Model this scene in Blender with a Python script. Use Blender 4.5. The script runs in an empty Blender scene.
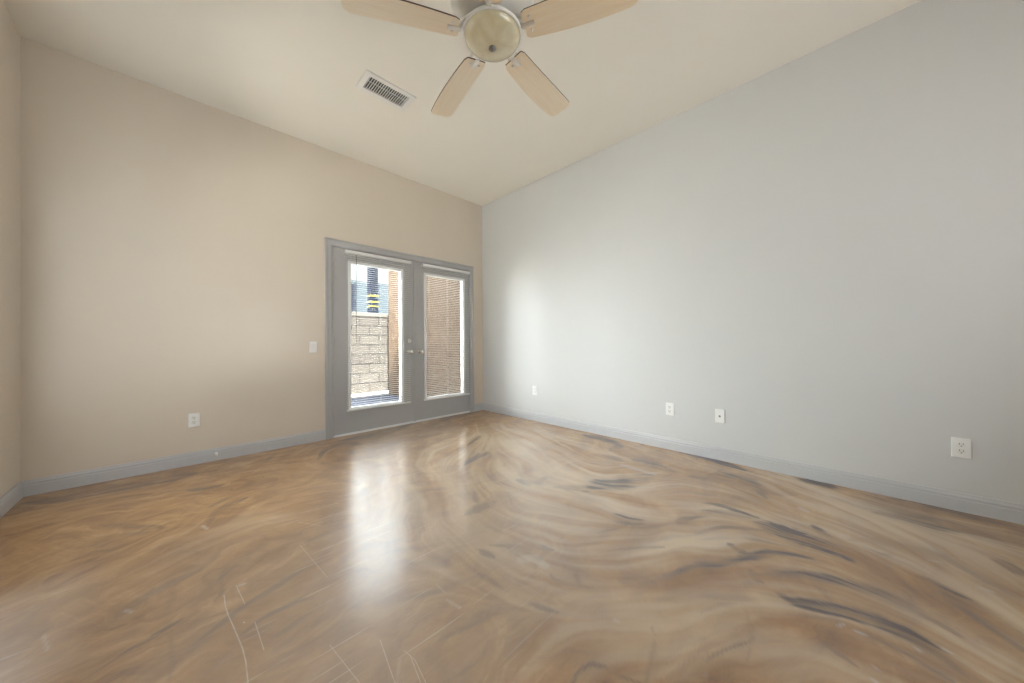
import bpy, bmesh, math, random
import numpy as np
from mathutils import Vector, Matrix

# ------------------------------------------------------------------ camera, sky, sun, exposure
scene = bpy.context.scene
C = scene.collection
PI = math.pi
XL, XR, YB, YN, H = -0.787, 3.299, 3.974, -2.2, 3.153     # room: left, right, door wall, wall behind the camera, ceiling
EYE = Vector((0, 0, 1.02))
F_PX, YAW, PITCH, ROLL = 332.83, 0.7801, 0.0058, 0.0076

cam_data = bpy.data.cameras.new('camera')
cam = bpy.data.objects.new('camera', cam_data); C.objects.link(cam)
cam_data.sensor_width = 36.0; cam_data.lens = 36.0 * F_PX / 1024.0
cam_data.clip_start = 0.02; cam_data.clip_end = 200
R_ = Vector((math.cos(YAW), -math.sin(YAW), 0))
D_ = Vector((math.sin(YAW) * math.cos(PITCH), math.cos(YAW) * math.cos(PITCH), math.sin(PITCH)))
U_ = R_.cross(D_)
r2 = R_ * math.cos(ROLL) - U_ * math.sin(ROLL)
u2 = U_ * math.cos(ROLL) + R_ * math.sin(ROLL)
M_ = Matrix((r2, u2, -D_)).transposed().to_4x4(); M_.translation = EYE
cam.matrix_world = M_
scene.camera = cam

scene.view_settings.view_transform = 'Standard'
scene.view_settings.look = 'None'
scene.view_settings.gamma = 1.0
scene.view_settings.use_curve_mapping = False
scene.view_settings.exposure = 0.38

SKY_COLOR = (0.92, 0.97, 1.0); SKY_STRENGTH = 1.0
SKY_GLOWS = (((0.15, 0.45, 1.05), .86, .98, 14.0),      # bright hazy sky over the patio
             ((0.22, 0.60, 0.72), .76, .99, 6.2),
             ((-0.80, 0.57, 0.18), .62, .97, 20.0))     # brighter hazy sky off to the left of the patio
world = bpy.data.worlds.new('sky'); scene.world = world
world.use_nodes = True
wt = world.node_tree; wt.nodes.clear()
tc = wt.nodes.new('ShaderNodeTexCoord'); acc = None
for d_, lo, hi, st_ in SKY_GLOWS:
    dot = wt.nodes.new('ShaderNodeVectorMath'); dot.operation = 'DOT_PRODUCT'
    dot.inputs[1].default_value = Vector(d_).normalized()
    wt.links.new(tc.outputs['Generated'], dot.inputs[0])
    mr = wt.nodes.new('ShaderNodeMapRange'); mr.interpolation_type = 'SMOOTHSTEP'
    for k, v in (('From Min', lo), ('From Max', hi), ('To Min', 0.0), ('To Max', st_)): mr.inputs[k].default_value = v
    wt.links.new(dot.outputs['Value'], mr.inputs['Value'])
    ad = wt.nodes.new('ShaderNodeMath'); ad.operation = 'ADD'; wt.links.new(mr.outputs['Result'], ad.inputs[0])
    if acc is None: ad.inputs[1].default_value = SKY_STRENGTH
    else: wt.links.new(acc, ad.inputs[1])
    acc = ad.outputs[0]
bg = wt.nodes.new('ShaderNodeBackground'); bg.inputs['Color'].default_value = (*SKY_COLOR, 1)
wt.links.new(acc, bg.inputs['Strength'])
wo = wt.nodes.new('ShaderNodeOutputWorld'); wt.links.new(bg.outputs[0], wo.inputs['Surface'])

SUN_TO = Vector((-0.22, -0.54, 0.81)).normalized()
sd = bpy.data.lights.new('sun', 'SUN'); sd.energy = 58.0; sd.angle = math.radians(0.6); sd.color = (1.0, 0.95, 0.88)
sun = bpy.data.objects.new('sun', sd); C.objects.link(sun)
sun.location = (0, -6, 12); sun.rotation_euler = SUN_TO.to_track_quat('Z', 'Y').to_euler()

# the openings daylight and added fill come in by: (centre, size along the wall, height, inward normal)
DOOR_OPEN = (1.165, 3.10, 0.0, 2.112)           # x0 x1 z0 z1 in the door wall
WIN = (2.62, 3.44, 0.46, 2.38)                  # y0 y1 z0 z1 in the left wall
FILL_WIN = (0.2, 2.6, 0.5, 2.3)                     # x0 x1 z0 z1 of a window added behind the camera for fill
LEFT_W, REAR_FILL_W = 8.0, 33.0
def portal(name, loc, w, h, normal):
    l = bpy.data.lights.new(name, 'AREA'); l.shape = 'RECTANGLE'; l.size = w; l.size_y = h; l.energy = 1.0
    l.cycles.is_portal = True
    o = bpy.data.objects.new(name, l); C.objects.link(o); o.location = loc
    n = Vector(normal)
    o.rotation_euler = (-n).to_track_quat('Z', 'Y').to_euler() if abs(n.x) < .5 else (-n).to_track_quat('Z', 'Y').to_euler()
    return o
portal('daylight_door', ((DOOR_OPEN[0] + DOOR_OPEN[1]) / 2, YB + 0.17, (DOOR_OPEN[2] + DOOR_OPEN[3]) / 2), 1.94, 2.12, (0, -1, 0))
def window_light(name, loc, w, h, normal, watts, col):        # the rear one is added fill, tipped up to brighten the ceiling
    o = portal(name, loc, w, h, normal); l = o.data; l.cycles.is_portal = False; l.energy = watts; l.color = col
    return o
# daylight in the left window, and added fill light in the made-up rear one
window_light('daylight_left', (XL - 0.03, (WIN[0] + WIN[1]) / 2, (WIN[2] + WIN[3]) / 2), WIN[1] - WIN[0] - .02, WIN[3] - WIN[2] - .02, (1, 0, 0), LEFT_W, (.90, .96, 1.0))
window_light('rear_fill', ((FILL_WIN[0] + FILL_WIN[1]) / 2, YN - 0.06, (FILL_WIN[2] + FILL_WIN[3]) / 2), FILL_WIN[1] - FILL_WIN[0] - .1, FILL_WIN[3] - FILL_WIN[2] - .1, (0, .75, 1), REAR_FILL_W, (.98, .98, .98))

# ------------------------------------------------------------------ helpers
def obj(name, bm, mats, parent=None, smooth=False, loc=None):
    me = bpy.data.meshes.new(name)
    bmesh.ops.recalc_face_normals(bm, faces=bm.faces)
    bm.to_mesh(me); bm.free()
    for m in (mats if isinstance(mats, (list, tuple)) else [mats]): me.materials.append(m)
    if smooth:
        for p in me.polygons: p.use_smooth = True
    o = bpy.data.objects.new(name, me); C.objects.link(o)
    if parent: o.parent = parent
    if loc: o.location = loc
    return o
def tag(o, label, cat, group=None):
    o['label'] = label; o['category'] = cat
    if group: o['group'] = group
    return o
def thing(name, label, cat, loc=(0, 0, 0), group=None):
    o = bpy.data.objects.new(name, None); C.objects.link(o); o.location = loc; o.empty_display_size = .1
    return tag(o, label, cat, group)
def struct(o, label=None, cat=None):
    o['kind'] = 'structure'
    if label: o['label'] = label
    if cat: o['category'] = cat
    return o
def box(bm, x0, x1, y0, y1, z0, z1, bev=0.0, seg=2, mi=0):
    vs = [bm.verts.new((x, y, z)) for x in (x0, x1) for y in (y0, y1) for z in (z0, z1)]
    q = [(0, 1, 3, 2), (4, 6, 7, 5), (0, 4, 5, 1), (2, 3, 7, 6), (0, 2, 6, 4), (1, 5, 7, 3)]
    fs = [bm.faces.new([vs[i] for i in f]) for f in q]
    for f in fs: f.material_index = mi
    if bev > 0:
        es = {e for f in fs for e in f.edges}
        bmesh.ops.bevel(bm, geom=list(es), offset=bev, segments=seg, profile=.5, affect='EDGES')
    return bm
def boxes(*args, bev=0.0):
    bm = bmesh.new()
    for a in args:
        b2 = bmesh.new(); box(b2, *a, bev=bev); merge(bm, b2)
    return bm
def merge(bm, b2, mat=None):
    if mat is not None: bmesh.ops.transform(b2, matrix=mat, verts=b2.verts)
    me = bpy.data.meshes.new('t'); b2.to_mesh(me); b2.free(); bm.from_mesh(me); bpy.data.meshes.remove(me)
    return bm
def lathe(prof, n=48, axis='Z', close=False):
    bm = bmesh.new(); rings = []
    for r, z in prof:
        if r < 1e-5: rings.append([bm.verts.new((0, 0, z))])
        else: rings.append([bm.verts.new((r * math.cos(2 * PI * i / n), r * math.sin(2 * PI * i / n), z)) for i in range(n)])
    for a, b in zip(rings, rings[1:]):
        for i in range(n):
            j = (i + 1) % n
            if len(a) == 1 and len(b) == 1: continue
            if len(a) == 1: bm.faces.new((a[0], b[i], b[j]))
            elif len(b) == 1: bm.faces.new((a[i], a[j], b[0]))
            else: bm.faces.new((a[i], a[j], b[j], b[i]))
    if axis == 'Y': bmesh.ops.rotate(bm, matrix=Matrix.Rotation(PI / 2, 3, 'X'), verts=bm.verts)
    if axis == 'X': bmesh.ops.rotate(bm, matrix=Matrix.Rotation(PI / 2, 3, 'Y'), verts=bm.verts)
    return bm
def extrude_profile(prof, path0, path1, up=Vector((0, 0, 1)), out=None):
    """closed profile [(out, up)] swept straight from path0 to path1"""
    bm = bmesh.new(); p0, p1 = Vector(path0), Vector(path1)
    a = [bm.verts.new(p0 + out * o + up * u) for o, u in prof]; b = [bm.verts.new(p1 + out * o + up * u) for o, u in prof]
    n = len(prof)
    for i in range(n): bm.faces.new((a[i], a[(i + 1) % n], b[(i + 1) % n], b[i]))
    bm.faces.new(a); bm.faces.new(b[::-1])
    return bm
def tube(pts, r, n=10):
    bm = bmesh.new(); rings = []
    pts = [Vector(p) for p in pts]
    for i, p in enumerate(pts):
        t = (pts[min(i + 1, len(pts) - 1)] - pts[max(i - 1, 0)]).normalized()
        s = t.orthogonal().normalized() if i == 0 else (s - t * s.dot(t)).normalized()
        q = t.cross(s); rr = r[i] if isinstance(r, (list, tuple)) else r
        rings.append([bm.verts.new(p + (s * math.cos(2 * PI * k / n) + q * math.sin(2 * PI * k / n)) * rr) for k in range(n)])
    for a, b in zip(rings, rings[1:]):
        for k in range(n): bm.faces.new((a[k], a[(k + 1) % n], b[(k + 1) % n], b[k]))
    bm.faces.new(rings[0][::-1]); bm.faces.new(rings[-1])
    return bm

# ------------------------------------------------------------------ materials
def lin(c): return tuple(((v / 255) / 12.92 if v / 255 <= .04045 else ((v / 255 + .055) / 1.055) ** 2.4) for v in c)
class NT:
    def __init__(s, name):
        s.m = bpy.data.materials.new(name); s.m.use_nodes = True; s.t = s.m.node_tree; s.n = s.t.nodes
        s.p = s.n['Principled BSDF']; s.out = s.n['Material Output']
    def new(s, t, **kw):
        n = s.n.new(t)
        for k, v in kw.items(): setattr(n, k, v)
        return n
    def link(s, a, b): s.t.links.new(a, b)
    def coord(s): return s.new('ShaderNodeTexCoord').outputs['Object']
    def noise(s, scale, detail=4, rough=.55, vec=None, dist=0.0):
        n = s.new('ShaderNodeTexNoise'); n.inputs['Scale'].default_value = scale; n.inputs['Detail'].default_value = detail
        n.inputs['Roughness'].default_value = rough; n.inputs['Distortion'].default_value = dist
        s.link(vec or s.coord(), n.inputs['Vector']); return n.outputs['Fac']
    def ramp(s, fac, stops):
        r = s.new('ShaderNodeValToRGB'); e = r.color_ramp.elements
        while len(e) < len(stops): e.new(.5)
        for k, (p, c) in enumerate(stops): e[k].position = p; e[k].color = (*c, 1) if len(c) == 3 else c
        s.link(fac, r.inputs['Fac']); return r.outputs['Color']
    def mix(s, fac, a, b, mode='MIX'):
        m = s.new('ShaderNodeMix', data_type='RGBA', blend_type=mode)
        for sock, v in ((m.inputs['Factor'], fac), (m.inputs['A'], a), (m.inputs['B'], b)):
            if isinstance(v, (int, float)): sock.default_value = v
            elif isinstance(v, tuple): sock.default_value = (*v, 1)
            else: s.link(v, sock)
        return m.outputs['Result']
    def math(s, op, a, b=None, clamp=False):
        m = s.new('ShaderNodeMath', operation=op, use_clamp=clamp)
        for k, v in enumerate((a, b)):
            if v is None: continue
            if isinstance(v, (int, float)): m.inputs[k].default_value = v
            else: s.link(v, m.inputs[k])
        return m.outputs[0]
    def bump(s, h, strength, dist):
        b = s.new('ShaderNodeBump'); b.inputs['Strength'].default_value = strength; b.inputs['Distance'].default_value = dist
        s.link(h, b.inputs['Height']); s.link(b.outputs[0], s.p.inputs['Normal'])
    def set(s, **kw):
        for k, v in kw.items():
            k = k.replace('_', ' ')
            if isinstance(v, bpy.types.NodeSocket): s.link(v, s.p.inputs[k])
            else: s.p.inputs[k].default_value = (*v, 1) if isinstance(v, tuple) and len(v) == 3 else v
        return s.m
def paint(name, col, rough=.5, var=.03, bump=.15, bscale=140, spec=.5, dist=.002):
    t = NT(name)
    n = t.noise(1.7, 3)
    c = t.ramp(n, [(.3, tuple(v * (1 - var) for v in col)), (.7, tuple(min(1, v * (1 + var)) for v in col))])
    if bump: t.bump(t.noise(bscale, 3), bump, dist)
    return t.set(Base_Color=c, Roughness=rough, Specular_IOR_Level=spec)
def metal(name, col, rough=.3):
    t = NT(name); n = t.noise(60, 3)
    r = t.new('ShaderNodeMapRange'); r.inputs['To Min'].default_value = rough * .85; r.inputs['To Max'].default_value = rough * 1.15
    t.link(n, r.inputs['Value'])
    return t.set(Base_Color=col, Metallic=1.0, Roughness=r.outputs[0])

M_wall = paint('wall_paint', (0.72, 0.645, 0.55), rough=.28, var=.012, bump=.012, bscale=90)
M_wall_r = paint('wall_paint_white', (0.67, 0.675, 0.67), rough=.7, var=.01, bump=.12, bscale=90, spec=.25)
M_ceil = paint('ceiling_paint', (0.90, 0.865, 0.79), rough=.7, var=.012, bump=.18, bscale=80)
M_trim = paint('trim_paint_grey', (0.57, 0.575, 0.59), rough=.4, var=.02, bump=.05, bscale=60)
M_door = paint('door_paint_grey', (0.46, 0.46, 0.465), rough=.38, var=.02, bump=.04, bscale=60)
M_white = paint('white_plastic', (0.90, 0.90, 0.89), rough=.35, var=.01, bump=0)
M_lite = paint('white_glazing_frame', (0.85, 0.86, 0.86), rough=.4, var=.01, bump=0)
M_slat = paint('blind_enamel', (0.84, 0.845, 0.83), rough=.38, var=.01, bump=0)
def slat_mat():                                   # thin vinyl: some of the daylight comes through it
    t = NT('blind_slat_vinyl')
    t.set(Base_Color=(0.88, 0.88, 0.86), Roughness=.4)
    tl = t.new('ShaderNodeBsdfTranslucent'); tl.inputs['Color'].default_value = (.9, .88, .84, 1)
    mx = t.new('ShaderNodeMixShader'); mx.inputs[0].default_value = .8
    t.link(t.p.outputs[0], mx.inputs[1]); t.link(tl.outputs[0], mx.inputs[2]); t.link(mx.outputs[0], t.out.inputs['Surface'])
    return t.m
M_vinyl = slat_mat()
M_rec = paint('receptacle_plastic', (0.85, 0.85, 0.83), rough=.4, var=.01, bump=0)
M_hole = paint('slot_shadow_plastic', (0.05, 0.05, 0.05), rough=.8, var=.01, bump=0)
M_vent = paint('vent_enamel', (0.85, 0.84, 0.82), rough=.4, var=.01, bump=0)
M_duct = paint('duct_inside', (0.2, 0.2, 0.19), rough=.9, var=.05, bump=0)
M_chrome = metal('satin_nickel', (0.75, 0.74, 0.72), .25)
M_iron = metal('brushed_nickel', (0.86, 0.84, 0.80), .4)
M_house = paint('fan_housing_enamel', (0.86, 0.85, 0.82), rough=.35, var=.01, bump=0)
M_finial = metal('dark_pewter', (0.25, 0.24, 0.24), .4)
M_cord = paint('cord_white', (0.75, 0.75, 0.73), rough=.6, var=.01, bump=0)
M_dark = paint('dark_clip', (0.04, 0.04, 0.045), rough=.5, var=.01, bump=0)

def glass_mat():
    t = NT('window_glass'); t.n.remove(t.p)
    tr = t.new('ShaderNodeBsdfTransparent'); tr.inputs['Color'].default_value = (.93, .95, .95, 1)
    gl = t.new('ShaderNodeBsdfGlossy'); gl.inputs['Roughness'].default_value = .02
    fr = t.new('ShaderNodeFresnel'); fr.inputs['IOR'].default_value = 1.45
    mx = t.new('ShaderNodeMixShader'); t.link(fr.outputs[0], mx.inputs[0]); t.link(tr.outputs[0], mx.inputs[1]); t.link(gl.outputs[0], mx.inputs[2])
    t.link(mx.outputs[0], t.out.inputs['Surface']); return t.m
M_glass = glass_mat()

def bowl_mat():
    t = NT('amber_frosted_glass')
    n = t.noise(9, 4, .6, dist=1.2)
    c = t.ramp(n, [(.3, (0.68, 0.61, 0.38)), (.7, (0.82, 0.77, 0.58))])
    return t.set(Base_Color=c, Roughness=.24, Specular_IOR_Level=.6, Coat_Weight=1.0, Coat_Roughness=.12)
M_bowl = bowl_mat()
M_rim = paint('bowl_rim_enamel', (0.92, 0.91, 0.87), rough=.35, var=.01, bump=0)

def wood_mat():
    t = NT('maple_blade')
    mp = t.new('ShaderNodeMapping'); mp.inputs['Scale'].default_value = (1.5, 22, 22)
    t.link(t.coord(), mp.inputs['Vector'])
    n = t.noise(3.0, 5, .6, vec=mp.outputs[0], dist=.6)
    c = t.ramp(n, [(.25, (0.88, 0.72, 0.51)), (.55, (0.92, 0.79, 0.59)), (.8, (0.95, 0.85, 0.67))])
    return t.set(Base_Color=c, Roughness=.35, Specular_IOR_Level=.5, Coat_Weight=1.0, Coat_Roughness=.3, Coat_IOR=1.7)
M_blade = wood_mat()
M_edge = paint('blade_edge_walnut', (0.10, 0.065, 0.045), rough=.5, var=.05, bump=0)

def stucco_mat():
    t = NT('brown_stucco')
    n = t.noise(5, 6, .68, dist=.4)
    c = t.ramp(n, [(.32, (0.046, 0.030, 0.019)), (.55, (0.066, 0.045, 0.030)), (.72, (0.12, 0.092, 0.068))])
    t.bump(t.noise(28, 5, .7), 1.0, .03)
    return t.set(Base_Color=c, Roughness=.95, Specular_IOR_Level=.1)
M_stucco = stucco_mat()
def block_mat():
    t = NT('slump_block')
    tcn = t.coord()
    mp = t.new('ShaderNodeMapping'); mp.inputs['Rotation'].default_value = (PI / 2, 0, 0)
    t.link(tcn, mp.inputs['Vector'])
    b = t.new('ShaderNodeTexBrick'); t.link(mp.outputs[0], b.inputs['Vector'])
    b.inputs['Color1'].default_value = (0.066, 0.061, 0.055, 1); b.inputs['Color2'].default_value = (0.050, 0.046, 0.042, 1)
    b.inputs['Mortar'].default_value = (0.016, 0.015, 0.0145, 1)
    for k, v in (('Scale', 1.0), ('Mortar Size', .014), ('Brick Width', .41), ('Row Height', .205), ('Bias', 0.0), ('Mortar Smooth', .1)): b.inputs[k].default_value = v
    n = t.noise(14, 5, .7)
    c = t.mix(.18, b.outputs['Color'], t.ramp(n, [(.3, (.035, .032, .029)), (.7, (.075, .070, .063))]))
    t.bump(b.outputs['Fac'], -.6, .01)
    return t.set(Base_Color=c, Roughness=.95, Specular_IOR_Level=.1)
M_block = block_mat()
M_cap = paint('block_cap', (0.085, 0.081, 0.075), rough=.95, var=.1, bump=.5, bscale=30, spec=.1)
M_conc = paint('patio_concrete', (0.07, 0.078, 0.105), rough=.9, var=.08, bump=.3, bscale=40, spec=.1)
M_gravel = paint('pale_gravel', (0.88, 0.84, 0.78), rough=1, var=.15, bump=.8, bscale=30, spec=.05)
M_house2 = paint('blue_grey_siding', (0.030, 0.040, 0.049), rough=.9, var=.06, bump=.2, bscale=20, spec=.1)
M_pole = paint('dark_blue_post', (0.008, 0.011, 0.019), rough=.95, var=.05, bump=0, spec=.03)
M_yel = paint('yellow_band', (0.25, 0.19, 0.01), rough=.6, var=.03, bump=0)
M_roof = paint('roof_deck', (0.4, 0.36, 0.3), rough=.9, var=.05, bump=0)

# ------------------------------------------------------------------ room shell
T = .15
dx0, dx1, dz0, dz1 = DOOR_OPEN
struct(obj('wall_back', boxes((XL - T, dx0, YB, YB + T, 0, H), (dx1, XR + T, YB, YB + T, 0, H), (dx0, dx1, YB, YB + T, dz1, H)), M_wall), 'beige painted wall around the grey double doors', 'wall')
struct(obj('wall_right', boxes((XR, XR + T, YN - T, YB, 0, H)), M_wall_r), 'long off-white wall on the right with low sockets', 'wall')
a, b, c, d = WIN
struct(obj('wall_left', boxes((XL - T, XL, YN - T, a, 0, H), (XL - T, XL, b, YB, 0, H), (XL - T, XL, a, b, 0, c), (XL - T, XL, a, b, d, H)), M_wall), 'strip of beige wall at the left edge', 'wall')
e, f, g, h = FILL_WIN
struct(obj('wall_near', boxes((XL, e, YN - T, YN, 0, H), (f, XR, YN - T, YN, 0, H), (e, f, YN - T, YN, 0, g), (e, f, YN - T, YN, h, H)), M_wall), 'beige wall behind the camera', 'wall')
# ceiling with the hole the vent sits in
VX0, VX1, VY0, VY1 = 1.06, 1.40, 2.645, 2.80
struct(obj('ceiling', boxes((XL - T, VX0, YN - T, YB + T, H, H + .12), (VX1, XR + T, YN - T, YB + T, H, H + .12), (VX0, VX1, YN - T, VY0, H, H + .12), (VX0, VX1, VY1, YB + T, H, H + .12)), M_ceil), 'flat pale ceiling', 'ceiling')
struct(obj('roof', boxes((-1.9, 8, YN - .6, YB + T + .35, H + .3, H + .5)), M_roof), 'unseen flat roof deck over the room, overhang extended for shade', 'roof')  # unseen; overhang extended to shade the patio and the left window

# baseboards: a flat board with a small ogee cap
BH, BT = .108, .014
BP = [(0, 0), (BT, 0), (BT, .070), (BT * .82, .073), (BT * .82, .083), (BT * .95, .086), (BT * .7, .094), (BT * .5, .101), (BT * .42, BH), (0, BH)]
def base(name, p0, p1, out, label): struct(obj(name, extrude_profile(BP, p0, p1, out=Vector(out)), M_trim), label, 'baseboard')
CA0, CA1, CAZ = 1.0933, 3.1099, 2.1817
base('baseboard_back', (XL + BT, YB, 0), (CA0, YB, 0), (0, -1, 0), 'grey baseboard left of the doors')
base('baseboard_back_corner', (CA1, YB, 0), (XR - BT, YB, 0), (0, -1, 0), 'short grey baseboard between the doors and the corner')
base('baseboard_right', (XR, YN + BT, 0), (XR, YB, 0), (-1, 0, 0), 'long grey baseboard along the right wall')
base('baseboard_left', (XL, YN + BT, 0), (XL, YB, 0), (1, 0, 0), 'grey baseboard at the left edge')
base('baseboard_near', (XL + BT, YN, 0), (XR - BT, YN, 0), (0, 1, 0), 'grey baseboard behind the camera')

# ------------------------------------------------------------------ french doors
CP = [(0, 0), (.016, 0), (.019, .006), (.019, .022), (.014, .027), (.012, .060), (.009, .068), (.006, .0767), (0, .0767)]   # casing section (out, across)
def casing(p0, p1, across): return extrude_profile(CP, p0, p1, up=Vector(across), out=Vector((0, -1, 0)))
bm = casing((CA0, YB, 0), (CA0, YB, CAZ), (1, 0, 0))
merge(bm, casing((CA1, YB, 0), (CA1, YB, CAZ), (-1, 0, 0)))
merge(bm, casing((CA0, YB, CAZ), (CA1, YB, CAZ), (0, 0, -1)))
struct(obj('trim_1', bm, M_door), 'grey casing around the double doors', 'door casing')
bm = boxes((dx0, dx0 + .008, YB - .004, YB + T, 0, dz1), (dx1 - .008, dx1, YB - .004, YB + T, 0, dz1), (dx0, dx1, YB - .004, YB + T, dz1 - .006, dz1))
struct(obj('trim_2', bm, M_door), 'grey door jamb', 'door jamb')
struct(obj('trim_3', boxes((dx0 + .008, dx1 - .008, YB - .004, YB + T + .03, 0, .010), bev=.003), M_lite), 'pale threshold under the doors', 'threshold')

DY = YB + .004            # room-side face of the doors
def make_door(name, x0, x1, hinge_left, label, has_bolt):
    o = bpy.data.objects.new(name, None); C.objects.link(o); o.location = ((x0 + x1) / 2, DY, .018); struct(o, label, 'door')
    cx = (x0 + x1) / 2; w = (x1 - x0) / 2; zb, zt = .0, 2.082
    gx, g0, g1 = .320, .268, 1.945          # lite opening, local
    def L(bm): return bm
    bm = bmesh.new()
    for q in ((-w, -gx, 0, .045, zb, zt), (gx, w, 0, .045, zb, zt), (-gx, gx, 0, .045, zb, g0), (-gx, gx, 0, .045, g1, zt)):
        b2 = bmesh.new(); box(b2, *q); merge(bm, b2)
    bmesh.ops.remove_doubles(bm, verts=bm.verts, dist=1e-4)
    obj('door_leaf', bm, M_door, o)
    fw = .030                                # raised glazing frame, room side and outside
    bm = bmesh.new()
    for q in ((-gx - .012, -gx + fw - .012, -.012, .057, g0 - .012, g1 + .012), (gx - fw + .012, gx + .012, -.012, .057, g0 - .012, g1 + .012),
              (-gx + fw - .012, gx - fw + .012, -.012, .057, g0 - .012, g0 + fw - .012), (-gx + fw - .012, gx - fw + .012, -.012, .057, g1 - fw + .012, g1 + .012)):
        b2 = bmesh.new(); box(b2, *q, bev=.004); merge(bm, b2)
    fr = obj('glazing_frame', bm, M_lite, o); fr['label'] = 'white frame around the glass'
    obj('glass_pane', boxes((-gx + .015, gx - .015, .019, .025, g0 + .015, g1 - .015)), M_glass, o)
    s = -1 if hinge_left else 1
    for z in (.20, 1.03, 1.86):
        bm = boxes((s * w - .004, s * w + .004, -.006, .006, z - .05, z + .05))
        k = lathe([(0, -.052), (.006, -.052), (.006, .052), (0, .052)], 12); bmesh.ops.translate(k, vec=(s * w, -.010, z), verts=k.verts); merge(bm, k)
        obj('hinge', bm, M_door, o)
    # knob on the meeting side
    kx = -s * (w - .072); kz = .905
    bm = lathe([(0, 0), (.033, 0), (.033, .006), (.026, .010), (.012, .013), (.011, .034), (.020, .040), (.027, .050), (.028, .058), (.023, .067), (.010, .071), (0, .072)], 32, 'Y')
    bmesh.ops.translate(bm, vec=(kx, 0, kz), verts=bm.verts)
    kn = obj('door_knob', bm, M_chrome, o, True); kn['label'] = 'satin metal knob'
    if has_bolt:
        bm = lathe([(0, 0), (.030, 0), (.030, .008), (.024, .012), (0, .013)], 32, 'Y')
        merge(bm, boxes((-.006, .006, -.028, -.010, -.016, .016), bev=.003)); bmesh.ops.translate(bm, vec=(kx, 0, kz + .14), verts=bm.verts)
        db = obj('deadbolt', bm, M_chrome, o, False); db['label'] = 'satin metal deadbolt turn'
        obj('astragal', boxes((w - .012, w + .016, -.010, 0, zb, zt), bev=.003), M_door, o)
    # sweep along the foot
    sw = obj('door_sweep', boxes((-w + .01, w - .03 if has_bolt else w - .01, -.008, 0, -.012, .006), bev=.002), M_lite, o); sw['label'] = 'pale sweep along the foot of the door'
    return o
make_door('door_1', 1.176, 2.147, True, 'left grey glazed door with block wall seen through its blind', True)
make_door('door_2', 2.153, 3.090, False, 'right grey glazed door with brown stucco seen through its blind', False)

def make_blind(x0, x1, label, wand):
    o = thing('window_blind', label, 'blind', ((x0 + x1) / 2, DY - .034, .28), 'blinds on the double doors')
    w = (x1 - x0) / 2; zt = 1.805
    bm = boxes((-w - .012, w + .012, -.017, .034, zt - .036, zt - .002), bev=.003)
    obj('headrail', bm, M_slat, o)
    bm = boxes((-w, w, -.012, .012, -.008, .012), bev=.004); obj('bottom_rail', bm, M_slat, o)
    bm = bmesh.new(); z = .034; n = 0
    while z < zt - .05:
        # shallow curved slat, nearly level
        tl = math.radians(4)
        prof = []
        for k in range(5):
            u = (k / 4 - .5) * .0215; cz = .0016 * (1 - (2 * k / 4 - 1) ** 2)
            prof.append((u * math.cos(tl) - 0 * cz, u * math.sin(tl) + cz))
        a = [bm.verts.new((-w, y, z + q)) for y, q in prof]; b = [bm.verts.new((w, y, z + q)) for y, q in prof]
        for i in range(4): bm.faces.new((a[i], a[i + 1], b[i + 1], b[i]))
        z += .0245; n += 1
    obj('slat_panel', bm, M_vinyl, o)
    for fx in (-.78, 0.0, .78):
        bm = bmesh.new()
        for y in (-.0125, .0125): merge(bm, tube([(w * fx, y, 0), (w * fx, y, zt - .03)], .0009, 6))
        obj('ladder_cord', bm, M_cord, o)
    if wand:
        obj('tilt_wand', tube([(-w + .10, -.024, zt - .05), (-w + .10, -.026, .75)], .0025, 8), M_dark, o)
        obj('lift_cord', tube([(-w + .045, -.022, zt - .04), (-w + .045, -.024, .95)], .0016, 6), M_cord, o)
        obj('cord_tassel', lathe_at([(0, -.03), (.006, -.028), (.004, .012), (0, .014)], (-w + .045, -.024, .94)), M_dark, o)
    return o
def lathe_at(prof, loc, n=16):
    bm = lathe(prof, n); bmesh.ops.translate(bm, vec=loc, verts=bm.verts); return bm
make_blind(1.302, 2.072, 'white slatted blind on the left door showing the block wall behind', True)
make_blind(2.262, 3.010, 'white slatted blind on the right door nearest the corner', False)

# ------------------------------------------------------------------ windows out of the frame, the rear one added for fill light
def make_window(name, plane, u0, u1, z0, z1, label):
    o = bpy.data.objects.new(name, None); C.objects.link(o); struct(o, label, 'window')
    def B(a0, a1, d0, d1, c0, c1):
        return (XL - d1, XL - d0, a0, a1, c0, c1) if plane == 'L' else (a0, a1, YN - d1, YN - d0, c0, c1)
    fw = .045; mid = (z0 + z1) / 2
    obj('window_frame', boxes(B(u0, u0 + fw, .05, .11, z0, z1), B(u1 - fw, u1, .05, .11, z0, z1), B(u0 + fw, u1 - fw, .05, .11, z0, z0 + fw), B(u0 + fw, u1 - fw, .05, .11, z1 - fw, z1)), M_lite, o)
    obj('glass_pane', boxes(B(u0 + fw, u1 - fw, .078, .083, z0 + fw, z1 - fw)), M_glass, o)
    return o
make_window('window_1', 'L', *WIN, 'window in the left wall')
make_window('fill_window', 'N', *FILL_WIN, 'added window behind the camera for fill light')

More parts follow.
